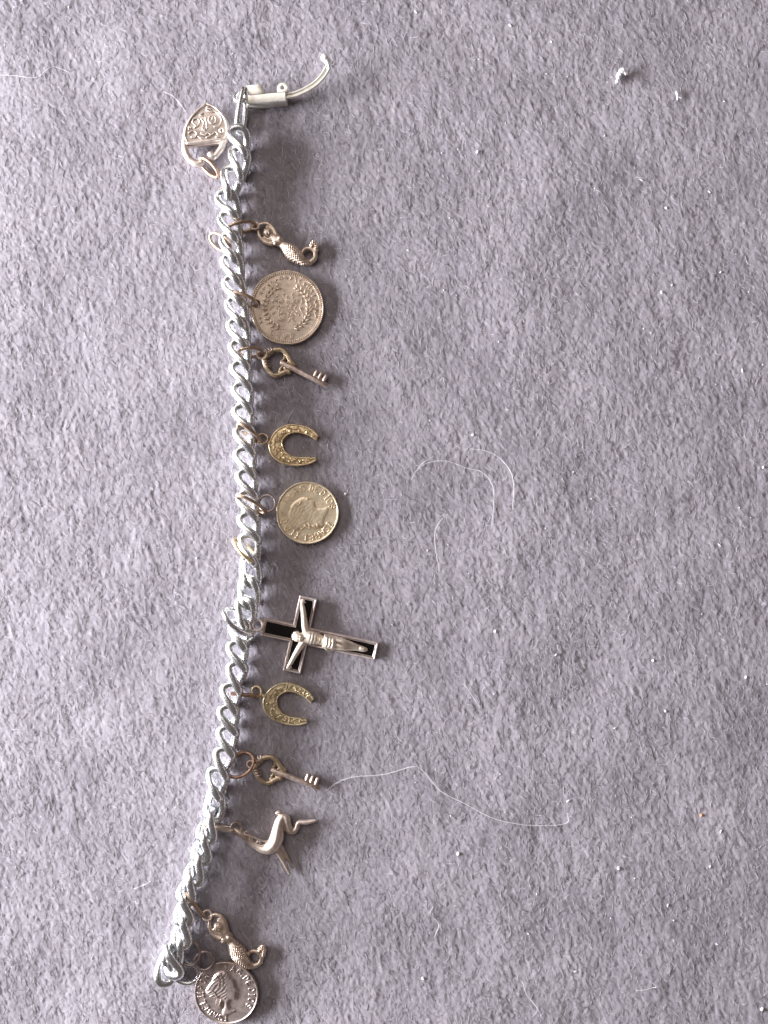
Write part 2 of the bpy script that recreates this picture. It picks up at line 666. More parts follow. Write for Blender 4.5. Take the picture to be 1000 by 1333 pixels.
# flat end link by the last coin
mb = MB().tube(spl([(226, 1264, 3.5), (231, 1274, 3.3), (242, 1278, 3.3), (253, 1275, 3.5), (259, 1264, 4.5), (254, 1254, 6), (243, 1251, 7), (231, 1254, 6)], 5, True), 3.2, 10, closed=True)
part("end_link", mb, 'silver', bracelet)
# long link between clasp and chain
mb = MB().tube(spl([(318, 122, 13), (315.5, 131, 16), (312, 150, 16.5), (310, 168, 15), (311, 178, 11), (314, 177, 6), (317, 164, 4.5), (319, 146, 5), (320, 130, 8)], 6, True), 3.6, 10, closed=True)
part("end_link", mb, 'silver', bracelet)

# clasp: channel body with flap and eye, loop, hinged arm bent open
mb = MB()


def rotbox(mb, cx, cy, ang, L, Wd, z0, z1, bev=0.8):
    ca, sa = math.cos(ang), math.sin(ang)
    pts = []
    for ux, uy in ((-L / 2, -Wd / 2), (L / 2, -Wd / 2), (L / 2, Wd / 2), (-L / 2, Wd / 2)):
        pts.append((cx + ux * ca - uy * sa, cy + ux * sa + uy * ca))
    # densify the corners so that bevels stay clean
    out = []
    for i in range(4):
        p, q = np.array(pts[i]), np.array(pts[(i + 1) % 4])
        d = np.linalg.norm(q - p)
        for t in (min(0.12, 0.8 / d), 1 - min(0.12, 0.8 / d)):
            out.append(tuple(p + (q - p) * t))
    return mb.plate([out], z0, z1, bev)


CA = math.radians(-4.5)
rotbox(mb, 347.5, 134.5, CA, 51, 13.5, 1.0, 14.0, 1.5)
clasp = part("clasp", mb, 'clasp', bracelet)
mb = MB().plate([[(321, 119), (341, 117), (343, 121), (346, 129.5), (326, 131.5)]], 12.2, 14.8, 0.5)
part("flap", mb, 'clasp', clasp, root=bracelet)
eye = spl([(361, 129), (361, 120), (365, 115.2), (371, 115), (375, 119), (375.3, 127.5)], 5)
mb = MB().plate([[tuple(p) for p in eye], circle(368, 121, 2.6, 16)], 11.0, 13.4, 0.4)
part("hinge_eye", mb, 'clasp', clasp, root=bracelet)
mb = wire_ring((313.5, 131, 9), (7.6, -1, 0), (0.5, 7.2, 2.5), 2.9)
part("clasp_loop", mb, 'silver', clasp, root=bracelet)
mb = MB()
apath = spl([(372, 131, 9), (384, 128.5, 9), (397, 123.5, 10), (410, 116.5, 12), (420, 108, 15), (427, 99, 19)], 6)
A2 = np.array(apath)
tan = np.gradient(A2[:, :2], axis=0)
tan /= np.linalg.norm(tan, axis=1)[:, None]
nrm = np.stack([-tan[:, 1], tan[:, 0]], 1)
# U-channel arm: floor strip and two side rails
for off, r, dz in ((-2.5, 1.7, 1.8), (2.5, 1.7, 1.8), (0, 2.6, -0.8)):
    P = A2.copy()
    P[:, :2] += nrm * off
    P[:, 2] += dz
    mb.tube(P, r, 8)
arm = part("clasp_arm", mb, 'clasp', clasp, root=bracelet)
mb = MB()
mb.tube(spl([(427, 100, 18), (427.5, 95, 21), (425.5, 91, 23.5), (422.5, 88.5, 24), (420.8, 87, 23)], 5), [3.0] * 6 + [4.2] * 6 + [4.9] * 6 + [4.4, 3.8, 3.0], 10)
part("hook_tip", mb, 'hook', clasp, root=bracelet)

# ------------------------------------------------------------------ stroke letters for the coins
LET = {
    'I': [[(.5, 0), (.5, 1)], [(.25, 0), (.75, 0)], [(.25, 1), (.75, 1)]],
    'S': [[(.9, .85), (.6, 1), (.2, .9), (.15, .65), (.5, .5), (.85, .35), (.8, .1), (.4, 0), (.1, .15)]],
    'A': [[(0, 0), (.5, 1), (1, 0)], [(.2, .35), (.8, .35)]],
    'B': [[(.1, 0), (.1, 1), (.65, .95), (.8, .75), (.6, .53), (.1, .52)], [(.6, .53), (.9, .3), (.7, .05), (.1, 0)]],
    'E': [[(.85, 1), (.15, 1), (.15, 0), (.85, 0)], [(.15, .5), (.65, .5)]],
    'L': [[(.15, 1), (.15, 0), (.85, 0)]],
    'P': [[(.15, 0), (.15, 1), (.7, .97), (.9, .75), (.7, .5), (.15, .48)]],
    'O': [[(.5, 1), (.1, .75), (.1, .25), (.5, 0), (.9, .25), (.9, .75), (.5, 1)]],
    'R': [[(.15, 0), (.15, 1), (.7, .97), (.85, .75), (.7, .5), (.15, .48)], [(.5, .48), (.95, 0)]],
    'G': [[(.9, .8), (.5, 1), (.1, .7), (.1, .3), (.5, 0), (.9, .2), (.9, .45), (.6, .45)]],
    'D': [[(.15, 0), (.15, 1), (.6, .95), (.9, .6), (.9, .4), (.6, .05), (.15, 0)]],
    '.': [[(.45, .05), (.55, .05)]],
    '(': [[(.7, 1), (.35, .7), (.4, .3), (.75, .05)]],
    'V': [[(.05, 1), (.5, 0), (.95, 1)]],
    '4': [[(.1, 1), (.2, .55), (.8, .55)], [(.7, .95), (.65, 0), (.35, .15)]],
    '9': [[(.8, .6), (.45, .5), (.2, .75), (.5, 1), (.85, .8), (.8, .3), (.7, 0)], [(.2, .4), (.3, 0)]],
}


def arc_text(mb, cx, cy, R, items, size, z, r, wob=0.0):
    """letters with their feet towards the centre; angle in degrees clockwise from the top of the picture"""
    for ch, a in items:
        a = math.radians(a)
        ox, oy = math.sin(a), -math.cos(a)          # outward
        tx, ty = math.cos(a), math.sin(a)           # clockwise
        for st in LET[ch]:
            P = []
            for u, v in st:
                du = (u - .5) * size * 0.72 + random.uniform(-wob, wob)
                dv = (v - .5) * size + random.uniform(-wob, wob)
                P.append((cx + ox * (R + dv) + tx * du, cy + oy * (R + dv) + ty * du, z))
            P = spl(P, 3) if len(P) > 3 else np.array(P)
            mb.tube(P, r, 6, flat=0.8)


def coin_disc(cx, cy, R, z0, z1, hole=None, rim_w=3.0, rim_h=0.9, wear=0.12, seed=0, nth=150):
    """polar slab: softly rounded edge, raised rim, slightly uneven field, drilled hole"""
    g = np.random.default_rng(seed)
    ph = g.uniform(0, 2 * PI, 8)
    prof = [(R * 0.985, z0), (R, z0 + 0.8), (R, z1 + rim_h - 0.9), (R - 0.35, z1 + rim_h - 0.25), (R - 0.9, z1 + rim_h),
            (R - rim_w * 0.65, z1 + rim_h * 0.85), (R - rim_w, z1 + 0.15)]
    rr = np.linspace(R - rim_w - 0.6, 0.5, 26)
    verts, faces = [], []
    rows = [(r, z, False) for r, z in prof] + [(r, z1, True) for r in rr]
    for r, z, fld in rows:
        for j in range(nth):
            t = 2 * PI * j / nth
            ro = r * (1 + 0.004 * math.sin(3 * t + ph[0]) + 0.003 * math.sin(7 * t + ph[1]))
            zz = z
            if fld:
                x, y = r * math.cos(t) / R, r * math.sin(t) / R
                zz += wear * (math.sin(5 * x + ph[2]) * math.cos(4 * y + ph[3]) + 0.6 * math.sin(9 * x + 7 * y + ph[4]))
            verts.append([cx + ro * math.cos(t), cy + ro * math.sin(t), zz])
    nr = len(rows)
    verts = np.array(verts)
    ins = np.zeros(len(verts), bool)
    if hole:
        hx, hy, hr = hole
        d = np.hypot(verts[:, 0] - hx, verts[:, 1] - hy)
        ins = d < hr
    for i in range(nr - 1):
        for j in range(nth):
            j2 = (j + 1) % nth
            q = (i * nth + j, i * nth + j2, (i + 1) * nth + j2, (i + 1) * nth + j)
            if hole and all(ins[k] for k in q):
                continue
            faces.append(q)
    if hole:
        for k in np.where(ins)[0]:
            d = verts[k, :2] - (hx, hy)
            n_ = np.linalg.norm(d) + 1e-9
            verts[k, :2] = np.array((hx, hy)) + d / n_ * hr
    o = len(verts)
    if not hole:
        faces.append(tuple((nr - 1) * nth + j for j in range(nth)))
        faces.append(tuple(reversed(range(nth))))
    else:
        faces.append(tuple((nr - 1) * nth + j for j in range(nth)))
    mb = MB().add(verts, faces)
    if hole:
        # wall of the drilled hole
        n = 28
        w = []
        for z in (z0 + 0.1, z1 + 0.3):
            w += [(hx + hr * math.cos(2 * PI * i / n), hy + hr * math.sin(2 * PI * i / n), z) for i in range(n)]
        mb.add(w, [(i, (i + 1) % n, n + (i + 1) % n, n + i) for i in range(n)])
    return mb


def poly_dist(P, poly):
    """signed distance (positive inside) of points to a polygon"""
    poly = np.array(poly, float)
    d = np.full(len(P), 1e9)
    inside = np.zeros(len(P), bool)
    n = len(poly)
    for i in range(n):
        a, b_ = poly[i], poly[(i + 1) % n]
        ab = b_ - a
        t = np.clip(((P - a) @ ab) / (ab @ ab + 1e-12), 0, 1)
        d = np.minimum(d, np.linalg.norm(P - (a + t[:, None] * ab), axis=1))
        c = ((a[1] > P[:, 1]) != (b_[1] > P[:, 1])) & (P[:, 0] < (b_[0] - a[0]) * (P[:, 1] - a[1]) / (b_[1] - a[1] + 1e-12) + a[0])
        inside ^= c
    return np.where(inside, d, -d)


def relief(poly, z, hmax, soft, step=0.7, extra=None):
    poly = np.array(poly, float)
    x0, y0 = poly.min(0) - 1
    x1, y1 = poly.max(0) + 1
    gx, gy = np.arange(x0, x1, step), np.arange(y0, y1, step)
    X, Y = np.meshgrid(gx, gy)
    P = np.stack([X.ravel(), Y.ravel()], 1)
    d = poly_dist(P, poly)
    t = np.clip(d / soft, 0, 1)
    h = hmax * np.sin(t * PI / 2) ** 0.8
    if extra is not None:
        h = h + extra(P[:, 0], P[:, 1]) * np.clip(d / 1.5, 0, 1)
    Z = z - 0.15 + h
    ok = d > -step
    n_x = len(gx)
    faces = []
    for j in range(len(gy) - 1):
        for i in range(n_x - 1):
            q = (j * n_x + i, j * n_x + i + 1, (j + 1) * n_x + i + 1, (j + 1) * n_x + i)
            if sum(ok[k] for k in q) == 4:
                faces.append(q)
    used = sorted({k for f in faces for k in f})
    mp_ = {k: i for i, k in enumerate(used)}
    Z = np.where(d < 0, z - 0.2, Z)
    return MB().add([(P[k, 0], P[k, 1], Z[k]) for k in used], [tuple(mp_[k] for k in f) for f in faces])


# ------------------------------------------------------------------ coins
# wreath coin
cx, cy, R = 373.6, 400.3, 47.6
coin1 = thing("coin_charm", cx, cy, "largest coin, with a leafy wreath and beaded rim, drilled and hung below the upper mermaid", "coin charm", "coin charms on the bracelet", lift=1.5, tilt=(2, 3))
part("disc", coin_disc(cx, cy, R, 0.2, 6.0, (334, 396, 5.6), 2.2, 0.9, 0.12, 1, 220), 'coin1', coin1)
mb = MB()
for i in range(104):
    t = 2 * PI * i / 104
    if math.hypot(cx + R * .925 * math.cos(t) - 334, cy + R * .925 * math.sin(t) - 396) < 8:
        continue
    mb.tube([(cx + R * q * math.cos(t), cy + R * q * math.sin(t), 6.5) for q in (.90, .925, .95)], 0.85, 6, flat=1.2)
part("rim_beading", mb, 'coin1', coin1)
mb = MB()
for side in (-1, 1):
    stem = []
    for i in range(13):
        a = math.radians(172 - i * 11.8) * side
        rr = R * (0.60 + 0.03 * math.sin(i))
        stem.append((cx + rr * math.sin(a), cy - rr * math.cos(a), 6.1))
    mb.tube(spl(stem, 3), 0.6, 6)
    for i in range(1, 13):
        a = math.radians(172 - i * 11.8) * side
        base = np.array((cx + R * .6 * math.sin(a), cy - R * .6 * math.cos(a)))
        fwd = np.array((math.cos(a), math.sin(a))) * -side
        out = np.array((math.sin(a), -math.cos(a)))
        for sgn in (-1, 1):
            d = fwd * 0.8 + out * sgn * random.uniform(.45, .75)
            d /= np.linalg.norm(d)
            L = random.uniform(6, 8.5)
            pts = [np.append(base + d * L * q, 6.15 + 0.5 * math.sin(PI * q)) for q in (0.05, .3, .55, .8, 1)]
            mb.tube(pts, [.5, 1.25, 1.35, .9, .3], 6, flat=0.8)
part("wreath", mb, 'coin1', coin1)
mb = MB()
g = random.Random(5)
for row in range(5):                        # worn, unreadable inscription inside the wreath
    v = (row - 2) * 7.6
    half = [13, 19, 21, 19, 12][row]
    u = -half
    while u < half:
        for _ in range(3):
            a = g.choice([0.2, 0.9, 1.5, 1.7, 2.3, -0.7])
            L = g.uniform(1.6, 3.2)
            px_, py_ = cx + u + g.uniform(0, 3.5), cy + v + g.uniform(-2, 2)
            c_, s_ = math.cos(a), math.sin(a)
            b_ = g.uniform(-1, 1)
            mb.tube(spl([(px_ - c_ * L, py_ - s_ * L, 6.1), (px_ - s_ * b_, py_ + c_ * b_, 6.25), (px_ + c_ * L, py_ + s_ * L, 6.1)], 3), 0.62, 6)
        u += 6.2
for k in range(30):                         # faint outer legend
    a = math.radians(k * 9.8 - 120)
    if 110 < (k * 9.8 - 120) % 360 < 225 or 255 < (k * 9.8 - 120) % 360 < 292:
        continue
    rr = R * 0.80
    for _ in range(3):
        L = g.uniform(1.2, 2.8)
        b_ = a + g.uniform(-1.2, 1.2)
        x_, y_ = cx + rr * math.sin(a) + g.uniform(-1.5, 1.5), cy - rr * math.cos(a) + g.uniform(-1.5, 1.5)
        mb.tube([(x_ - math.sin(b_) * L, y_ + math.cos(b_) * L, 6.15), (x_ + math.sin(b_) * L, y_ - math.cos(b_) * L, 6.15)], 0.7, 6)
for chh, u, v in (('(', -20, 33.5), ('4', -11, 36), ('V', -2.5, 37.5), ('9', 6.5, 37)):
    for st in LET[chh]:
        P = [(cx + u + (a - .5) * 4.6, cy + v - (b_ - .5) * 6.4, 6.15) for a, b_ in st]
        mb.tube(spl(P, 3) if len(P) > 3 else P, 0.75, 6)
part("inscription", mb, 'coin1', coin1)
part("jump_ring", wire_ring((318, 392.5, 12.5), (17.5, 5.5, -2), (1.0, -4.5, 11.0), 2.2, 36), 'ring', coin1)

# plain brass-coloured coin
cx, cy, R = 400.3, 667.6, 40.4
coin2 = thing("coin_charm", cx, cy, "worn golden coin with faint lettering, above the black cross", "coin charm", "coin charms on the bracelet", lift=1.2, tilt=(-1, 3))
part("disc", coin_disc(cx, cy, R, 0.2, 5.4, None, 2.4, 0.9, 0.16, 2, 200), 'coin2', coin2)
mb = MB()
arc_text(mb, cx, cy, R * .80, zip("RLAG.DEDIOS", (-60, -44, -29, -12, 0, 9, 22, 38, 52, 63, 76)), 7.6, 5.5, 0.8, 0.25)
arc_text(mb, cx, cy, R * .80, zip("ISABELIIPO", (118, 130, 143, 158, 172, 188, 204, 216, 232, 250)), 7.8, 5.6, 1.0, 0.35)
part("lettering", mb, 'coin2', coin2)
prof = spl([(388, 650), (397, 647), (405, 650), (410, 653), (411, 660), (419, 661), (427, 657.5), (428.5, 664), (424, 673), (421.5, 680), (421, 686),
            (409, 688), (398, 687), (386, 691), (378, 683), (375, 670), (379, 657)], 4, True)
ex2 = lambda x, y: 0.08 * np.sin(x * .9 + 2 * np.sin(y * .37)) * np.cos(y * .8 + 1.3 * np.sin(x * .31)) + 0.10 * np.sin(x * 1.3 + 2.4 * np.sin(y * .5)) * np.exp(-((x - 385) ** 2 + (y - 666) ** 2) / 90) - 0.25 * np.exp(-((x - 404) ** 2 + (y - 682) ** 2) / 40)
part("portrait", relief(prof, 5.4, 0.8, 4, extra=ex2), 'coin2', coin2)
mb = MB()
for a_, b_ in (((396, 683), (399, 689)), ((401, 681), (403, 688)), ((406, 684), (411, 688)), ((391, 690), (397, 685)), ((412, 682), (413, 687)), ((391, 652), (390, 657)), ((399, 650), (402, 649))):
    mb.tube([(a_[0], a_[1], 6.3), ((a_[0] + b_[0]) / 2 + .6, (a_[1] + b_[1]) / 2, 6.6), (b_[0], b_[1], 6.3)], 0.8, 6)
part("portrait_ridges", mb, 'coin2', coin2)
part("loop", wire_ring((348.5, 655.5, 6.5), (10.4, 1.5, 1.5), (-1, 10.6, 2), 1.7), 'ring_dark', coin2)
part("jump_ring", wire_ring((329.5, 657, 18), (17, 9.5, -9), (2, -4, 15), 2.2), 'ring', coin2)

# profile coin at the foot of the picture
cx, cy, R = 295.0, 1291.8, 41.4
coin3 = thing("coin_charm", cx, cy, "silvery coin with a woman's profile and clear lettering at the loose chain end", "coin charm", "coin charms on the bracelet", lift=1.8, tilt=(3, -2))
part("disc", coin_disc(cx, cy, R, 0.2, 5.4, None, 2.0, 1.1, 0.1, 3, 200), 'coin3', coin3)
mb = MB()
arc_text(mb, cx, cy, R * .81, zip("ISABELIIPOR", (181, 193, 206, 220, 234, 248, 261, 269, 281, 296, 311)), 7.2, 5.6, 0.85)
arc_text(mb, cx, cy, R * .81, zip("LAG.DEDIOS", (3, 16, 31, 41, 52, 65, 81, 93, 105, 119)), 7.2, 5.6, 0.85)
part("lettering", mb, 'coin3', coin3)
hd_ = [(290, 1262), (297, 1265), (302, 1270), (306, 1274), (308, 1279), (308.5, 1283), (312, 1288), (309.5, 1290), (310, 1293), (309, 1295), (309.5, 1298),
       (306, 1301), (301, 1301), (298.5, 1306), (301, 1312), (308, 1315), (300, 1320), (291, 1323), (289, 1318), (292, 1309), (291, 1301),
       (286, 1298), (280, 1300), (274, 1297), (268, 1292), (270, 1285), (275, 1278), (279, 1269), (284, 1264)]
exh = lambda x, y: 0.28 * np.sin((x * 0.8 + y * 0.9) * 1.25 + 1.5 * np.sin(y * .35)) * (x < 296) * (y < 1300) \
    + 0.30 * np.exp(-((x - 303) ** 2 + (y - 1293) ** 2) / 30) - 0.35 * np.exp(-((x - 304) ** 2 + (y - 1283) ** 2) / 5)
part("portrait", relief(spl(hd_, 3, True), 5.4, 2.0, 4.0, 0.55, exh), 'coin3', coin3)
mb = MB()
for P in ([(283, 1268), (287, 1274), (286, 1281)], [(288, 1266), (291, 1273), (290, 1282)], [(272, 1291), (277, 1288), (282, 1292)], [(274, 1296), (280, 1293), (285, 1297)], [(283, 1301), (282, 1307), (285, 1312)], [(288, 1301), (286, 1308), (288, 1313)]):
    mb.tube(spl([(a, b_, 7.1) for a, b_ in P], 4), 0.85, 6)
part("hair_strands", mb, 'coin3', coin3)
part("loop", wire_ring((268, 1247, 9), (11.5, 2, -1), (-2, 10.5, 2.5), 2.1, 36), 'ring_dark', coin3)
part("jump_ring", wire_ring((249, 1238, 8), (10.5, 9, 3), (-8.5, 11, 2), 2.2, 36), 'ring_dark', coin3)

# ------------------------------------------------------------------ mermaid charms
def mermaid_body():
    mb = MB()
    T = lambda pts, r: mb.tube(spl([(*p, ri) for p, ri in zip(pts, r)], 5)[:, :3], spl([(*p, ri) for p, ri in zip(pts, r)], 5)[:, 3], 12)
    # arms make a frame round the head
    T([(336, 296, 5), (338, 307, 5.5), (344.5, 314.5, 6), (353, 317.5, 6.5), (360, 316, 7)], [2.2, 2.3, 2.5, 2.8, 3.2])
    T([(335, 296, 5), (340, 291.5, 5), (348, 291, 5.5), (355, 296.5, 6), (361, 308, 7)], [2.0, 2.2, 2.4, 2.8, 3.2])
    mb.ball((349.5, 303.5, 7), 6.6, (1.05, 0.95, 0.85), 0.5, 16, 10)       # head
    mb.tube(spl([(344, 309, 5.5), (350, 312, 6), (356, 312, 6.5)], 4), 2.4, 8)
    mb.tube(spl([(347, 296, 5.5), (353, 299, 6), (357, 305, 6.5)], 4), 2.4, 8)
    T([(350, 304, 6), (358, 310.5, 6), (364, 315, 6), (368, 318.5, 6), (373, 322.5, 6.5), (381.5, 330, 7), (389, 336, 6.5), (396, 340.5, 6), (402, 341.5, 5.5)],
      [4.0, 5.8, 6.6, 5.4, 7.6, 9.8, 8.0, 5.4, 4.0])
    T([(398, 341.5, 5.5), (404, 340.5, 5.5), (409, 336, 5.5), (410, 330, 5.5), (407, 325, 5.5), (401, 323, 5.5), (395.5, 325, 5.5), (393.3, 330, 5.5)],
      [3.8, 3.6, 3.4, 3.2, 3.0, 2.7, 2.4, 1.9])
    T([(404.5, 324.5, 5.5), (406.5, 318, 6), (408.5, 313.5, 6.5)], [2.6, 3.2, 1.5])
    T([(410, 330, 5.5), (411, 322, 6), (410, 314.5, 6.5)], [2.6, 3.0, 1.5])
    mb.ball((364.6, 311.5, 11), 2.9)
    mb.ball((359.4, 318.2, 11), 2.9)
    out, nor = fuse(mb, 0.62, 3)
    V = np.array(out.v)
    ax = np.array((.776, .63))
    u = (V[:, 0] - 372) * ax[0] + (V[:, 1] - 321) * ax[1]
    v = -(V[:, 0] - 372) * ax[1] + (V[:, 1] - 321) * ax[0]
    dring = np.hypot(V[:, 0] - 401, V[:, 1] - 332)
    w = np.clip((u - 1) / 3, 0, 1) * np.clip((dring - 10.5) / 2, 0, 1)
    pat = np.abs(np.sin(PI * (u + v) / 3.5) * np.sin(PI * (u - v) / 3.5)) ** 0.7     # diamond scales
    out.v = (V + nor * (w * (pat - 0.4) * 1.6)[:, None]).tolist()
    return out


mer1 = thing("mermaid_charm", 370, 318, "small bronze mermaid with a curled ring tail just above the wreath coin", "mermaid charm", "mermaid charms on the bracelet", lift=-0.5)
body = part("body", mermaid_body(), 'bronze', mer1)
part("face", MB().ball((351.3, 301, 12.2), 0.9).ball((347.5, 305.6, 12.2), 0.9).ball((351.2, 305.2, 12.8), 1.15, (1.5, 1, .8), .6).tube([(353.5, 308.6, 11.6), (355.4, 306.4, 11.6)], 0.65, 6), 'bronze', body, root=mer1)
part("loop", wire_ring((332.2, 294, 6), (5.6, 1.0, 0.5), (-0.6, 4.9, 2.2), 1.55), 'bronze', mer1)
mer2 = copy_thing(mer1, 302.5, 1225.5, 13.8, 1.04, "bronze mermaid with a curled ring tail touching the lowest coin", skip=('jump_ring',))
part("jump_ring", wire_ring((316, 298, 13), (17, -4.6, -5), (1.0, -3.0, 10.5), 2.2), 'ring', mer1)
part("jump_ring", wire_ring((257, 1176, 13), (10.5, 16.5, -4), (3.5, -2.5, 10), 2.4), 'ring', mer2)

# ------------------------------------------------------------------ keys
key1 = thing("key_charm", 380, 477, "bronze key with a looped bow, directly under the wreath coin", "key charm", "key charms on the bracelet", lift=0)
mb = MB()
Z = 5.0
mb.tube(spl([(347, 462, Z), (353, 457.5, Z), (360, 455, Z), (367, 455.5, Z), (372.5, 460, Z), (376.5, 467, Z), (379.5, 472, Z), (383, 474, Z - .5)], 5), 3.3, 10)
mb.tube(spl([(343.5, 468, Z), (346, 476, Z), (350.5, 483, Z), (356, 487.5, Z), (362.5, 488, Z), (368.5, 485, Z), (374, 483.3, Z), (377, 484.3, Z)], 5), 3.3, 10)
mb.tube(spl([(343, 469, Z), (346, 465, Z), (349, 460, Z)], 4), 3.2, 10)
mb.tube(spl([(371, 461, Z), (370, 467, Z), (366, 470.5, Z), (371, 474, Z), (377, 470, Z)], 4), 1.9, 8)
mb.tube(spl([(363, 486, Z), (365, 480.5, Z), (369, 476, Z), (372, 481, Z)], 4), 1.9, 8)
mb.ball((383, 474.5, Z), 2.6)
mb.ball((377, 484.5, Z), 2.6)
bow, _ = fuse(mb, 0.6, 2)
bow_o = part("bow", bow, 'keybrass', key1)
mb = MB()
for k, (a_, b_) in enumerate((((346, 455.5), (351, 463.5)), ((349.5, 453.5), (354.5, 461)), ((353, 452.5), (356.5, 459)), ((341.5, 470.5), (350, 470)), ((342.5, 474), (351.5, 473.5)), ((344.5, 477.5), (352.5, 477)))):
    mb.tube(spl([(a_[0], a_[1], Z - .5), ((a_[0] + b_[0]) / 2, (a_[1] + b_[1]) / 2, Z + 2.9), (b_[0], b_[1], Z - .5)], 4), 1.25, 8)
part("binding", mb, 'keymetal', bow_o, root=key1)
part("loop", wire_ring((340.4, 462.3, Z), (5.5, 1.4, 0), (-1.0, 4.2, 1), 1.6), 'keymetal', key1)
mb = MB().tube([(366.5, 472, Z), (385, 481.3, Z), (404, 491, Z), (424.5, 501.5, Z)], [3.4, 3.7, 3.5, 3.3], 10)
part("shaft", mb, 'keymetal', key1)
sd = np.array((.887, .462))
pd = np.array((.42, -.907))
for k in range(3):
    b0 = np.array((407.7, 493)) + sd * k * 6.6
    mb = MB().tube([(*(b0 + pd * q), Z - .3) for q in (0, 4, 8, 11.5)], [2.5, 2.5, 2.6, 2.4], 8)
    part("bit_tooth", mb, 'keymetal', key1)
mb = MB().tube([(*(np.array((407.7, 493)) + pd * 4.5 - sd * 1.2), Z - 1.6), (*(np.array((407.7, 493)) + pd * 4.5 + sd * 14), Z - 1.6)], 2.0, 8)
part("bit_web", mb, 'keymetal', key1)
key2 = copy_thing(key1, 368.3, 1006.0, -5.4, 1.0, "bronze key with a looped bow on a wide copper ring, above the leaping deer", skip=('jump_ring',))
part("jump_ring", wire_ring((328, 460, 13), (14, -1.0, -4), (1, -4.0, 10.5), 2.2), 'ring', key1)
part("jump_ring", wire_ring((313, 995, 8), (17.5, -7.5, -1), (4.5, 12, 7), 2.2), 'ring_copper', key2)

# ------------------------------------------------------------------ horseshoes
OUT = [(414.3, 567), (403.5, 557.8), (388, 553.4), (373.6, 553.4), (361, 560), (353, 570.6), (350.5, 581.4), (355, 593.5), (367, 602.5), (384, 605.8), (399.5, 604.4), (411.3, 599.4)]
INN = [(410.2, 595.2), (398, 595.2), (387, 595), (377.5, 591.8), (370.3, 584.5), (368.4, 574.5), (376.5, 565.6), (388, 563.4), (401.5, 567.4), (411.4, 573.4)]


def horseshoe(x, y, label, mat, seed):
    o = thing("horseshoe_charm", x, y, label, "horseshoe charm", "horseshoe charms on the bracelet", lift=0.2, tilt=(0, 2))
    po, pi = spl(OUT, 5), spl(INN, 5)
    outline = [tuple(p) for p in po] + [tuple(p) for p in pi]
    dx, dy = x - 381, y - 580
    sh = lambda pts: [(p[0] + dx, p[1] + dy) for p in pts]
    body = part("body", MB().plate([sh(outline)], 0.5, 6.0, 0.9), mat, o)
    mb = MB()
    mb.tube([(p[0] + dx, p[1] + dy, 5.8) for p in spl([(q[0] * .985 + 381 * .015, q[1] * .975 + 580 * .025) for q in OUT], 5)], 1.35, 8)
    mb.tube([(p[0] + dx, p[1] + dy, 5.8) for p in spl([(q[0] + (.6 if q[0] > 400 else -.9), q[1] + (0.8 if q[1] > 580 else -.8)) for q in INN], 5)], 1.2, 8)
    part("edge_bead", mb, mat, body, root=o)
    # cast scroll pattern between the beads
    g = random.Random(seed)
    mb = MB()
    PO, PI_ = np.array(po), np.array(pi)[::-1]
    n = 26
    io = np.linspace(3, len(PO) - 4, n).astype(int)
    ii = np.linspace(3, len(PI_) - 4, n).astype(int)
    for k in range(n):
        mid = (PO[io[k]] + PI_[ii[k]]) / 2
        w = np.linalg.norm(PO[io[k]] - PI_[ii[k]])
        for _ in range(4):
            a = g.uniform(0, PI)
            L = g.uniform(1.0, 2.4)
            c = mid + np.array((g.uniform(-.24, .24) * w, g.uniform(-.24, .24) * w))
            mb.tube(spl([(c[0] + dx - math.cos(a) * L, c[1] + dy - math.sin(a) * L, 5.6), (c[0] + dx + g.uniform(-1, 1), c[1] + dy + g.uniform(-1, 1), 6.6), (c[0] + dx + math.cos(a) * L, c[1] + dy + math.sin(a) * L, 5.6)], 3), g.uniform(.7, 1.15), 6)
    part("scrollwork", mb, mat, body, root=o)
    part("neck", MB().tube([(347.5 + dx, 574.5 + dy, 4.5), (353 + dx, 577 + dy, 4)], [2.4, 3.2], 8), mat, o)
    return o


hs1 = horseshoe(381, 580, "golden brass horseshoe with open end to the right, above the golden coin", 'brass', 3)
part("loop", wire_ring((342.3, 571.3, 5.5), (6.6, 0.8, 0.6), (-0.6, 6.3, 2), 1.6), 'ring', hs1)
part("jump_ring", wire_ring((326.5, 565, 18), (13, 10, -9), (2, -3.5, 15), 2.3), 'ring', hs1)
hs2 = horseshoe(381, 580, "greenish brass horseshoe with open end to the right, just below the black cross", 'brass_green', 9)
hs2.location = loc_at(373.3, 916.5, 6)
hs2.rotation_euler.z = -math.radians(11)
ORG[hs2.name] = (373.3, 916.5, -math.radians(11))
part("loop", wire_ring((334.5, 900, 5.5), (6.2, 1.2, 0.6), (-0.6, 6.0, 2), 1.6), 'brass_green', hs2)
part("jump_ring", wire_ring((320.5, 903.5, 9), (16.5, 2.5, -3), (0.6, -1.8, 8), 2.6), 'ring_copper', hs2)

# ------------------------------------------------------------------ the cross
cross = thing("crucifix_charm", 415, 826, "silver cross inlaid with black enamel, bearing a cast figure with outstretched arms", "crucifix", lift=0.6, tilt=(1, 2))
ang = math.radians(12.6)
C0 = np.array((390.8, 825.8))
eu, ev = np.array((math.cos(ang), math.sin(ang))), np.array((-math.sin(ang), math.cos(ang)))
XY = lambda u, v: tuple(C0 + eu * u + ev * v)
W_, Lm, Lp, Va = 11.4, -49.5, 101.5, 49.5


def cross_outline(d):
    w = W_ - d
    return [XY(Lm + d, -w), XY(-w, -w), XY(-w, -Va + d), XY(w, -Va + d), XY(w, -w), XY(Lp - d, -w),
            XY(Lp - d, w), XY(w, w), XY(w, Va - d), XY(-w, Va - d), XY(-w, w), XY(Lm + d, w)]


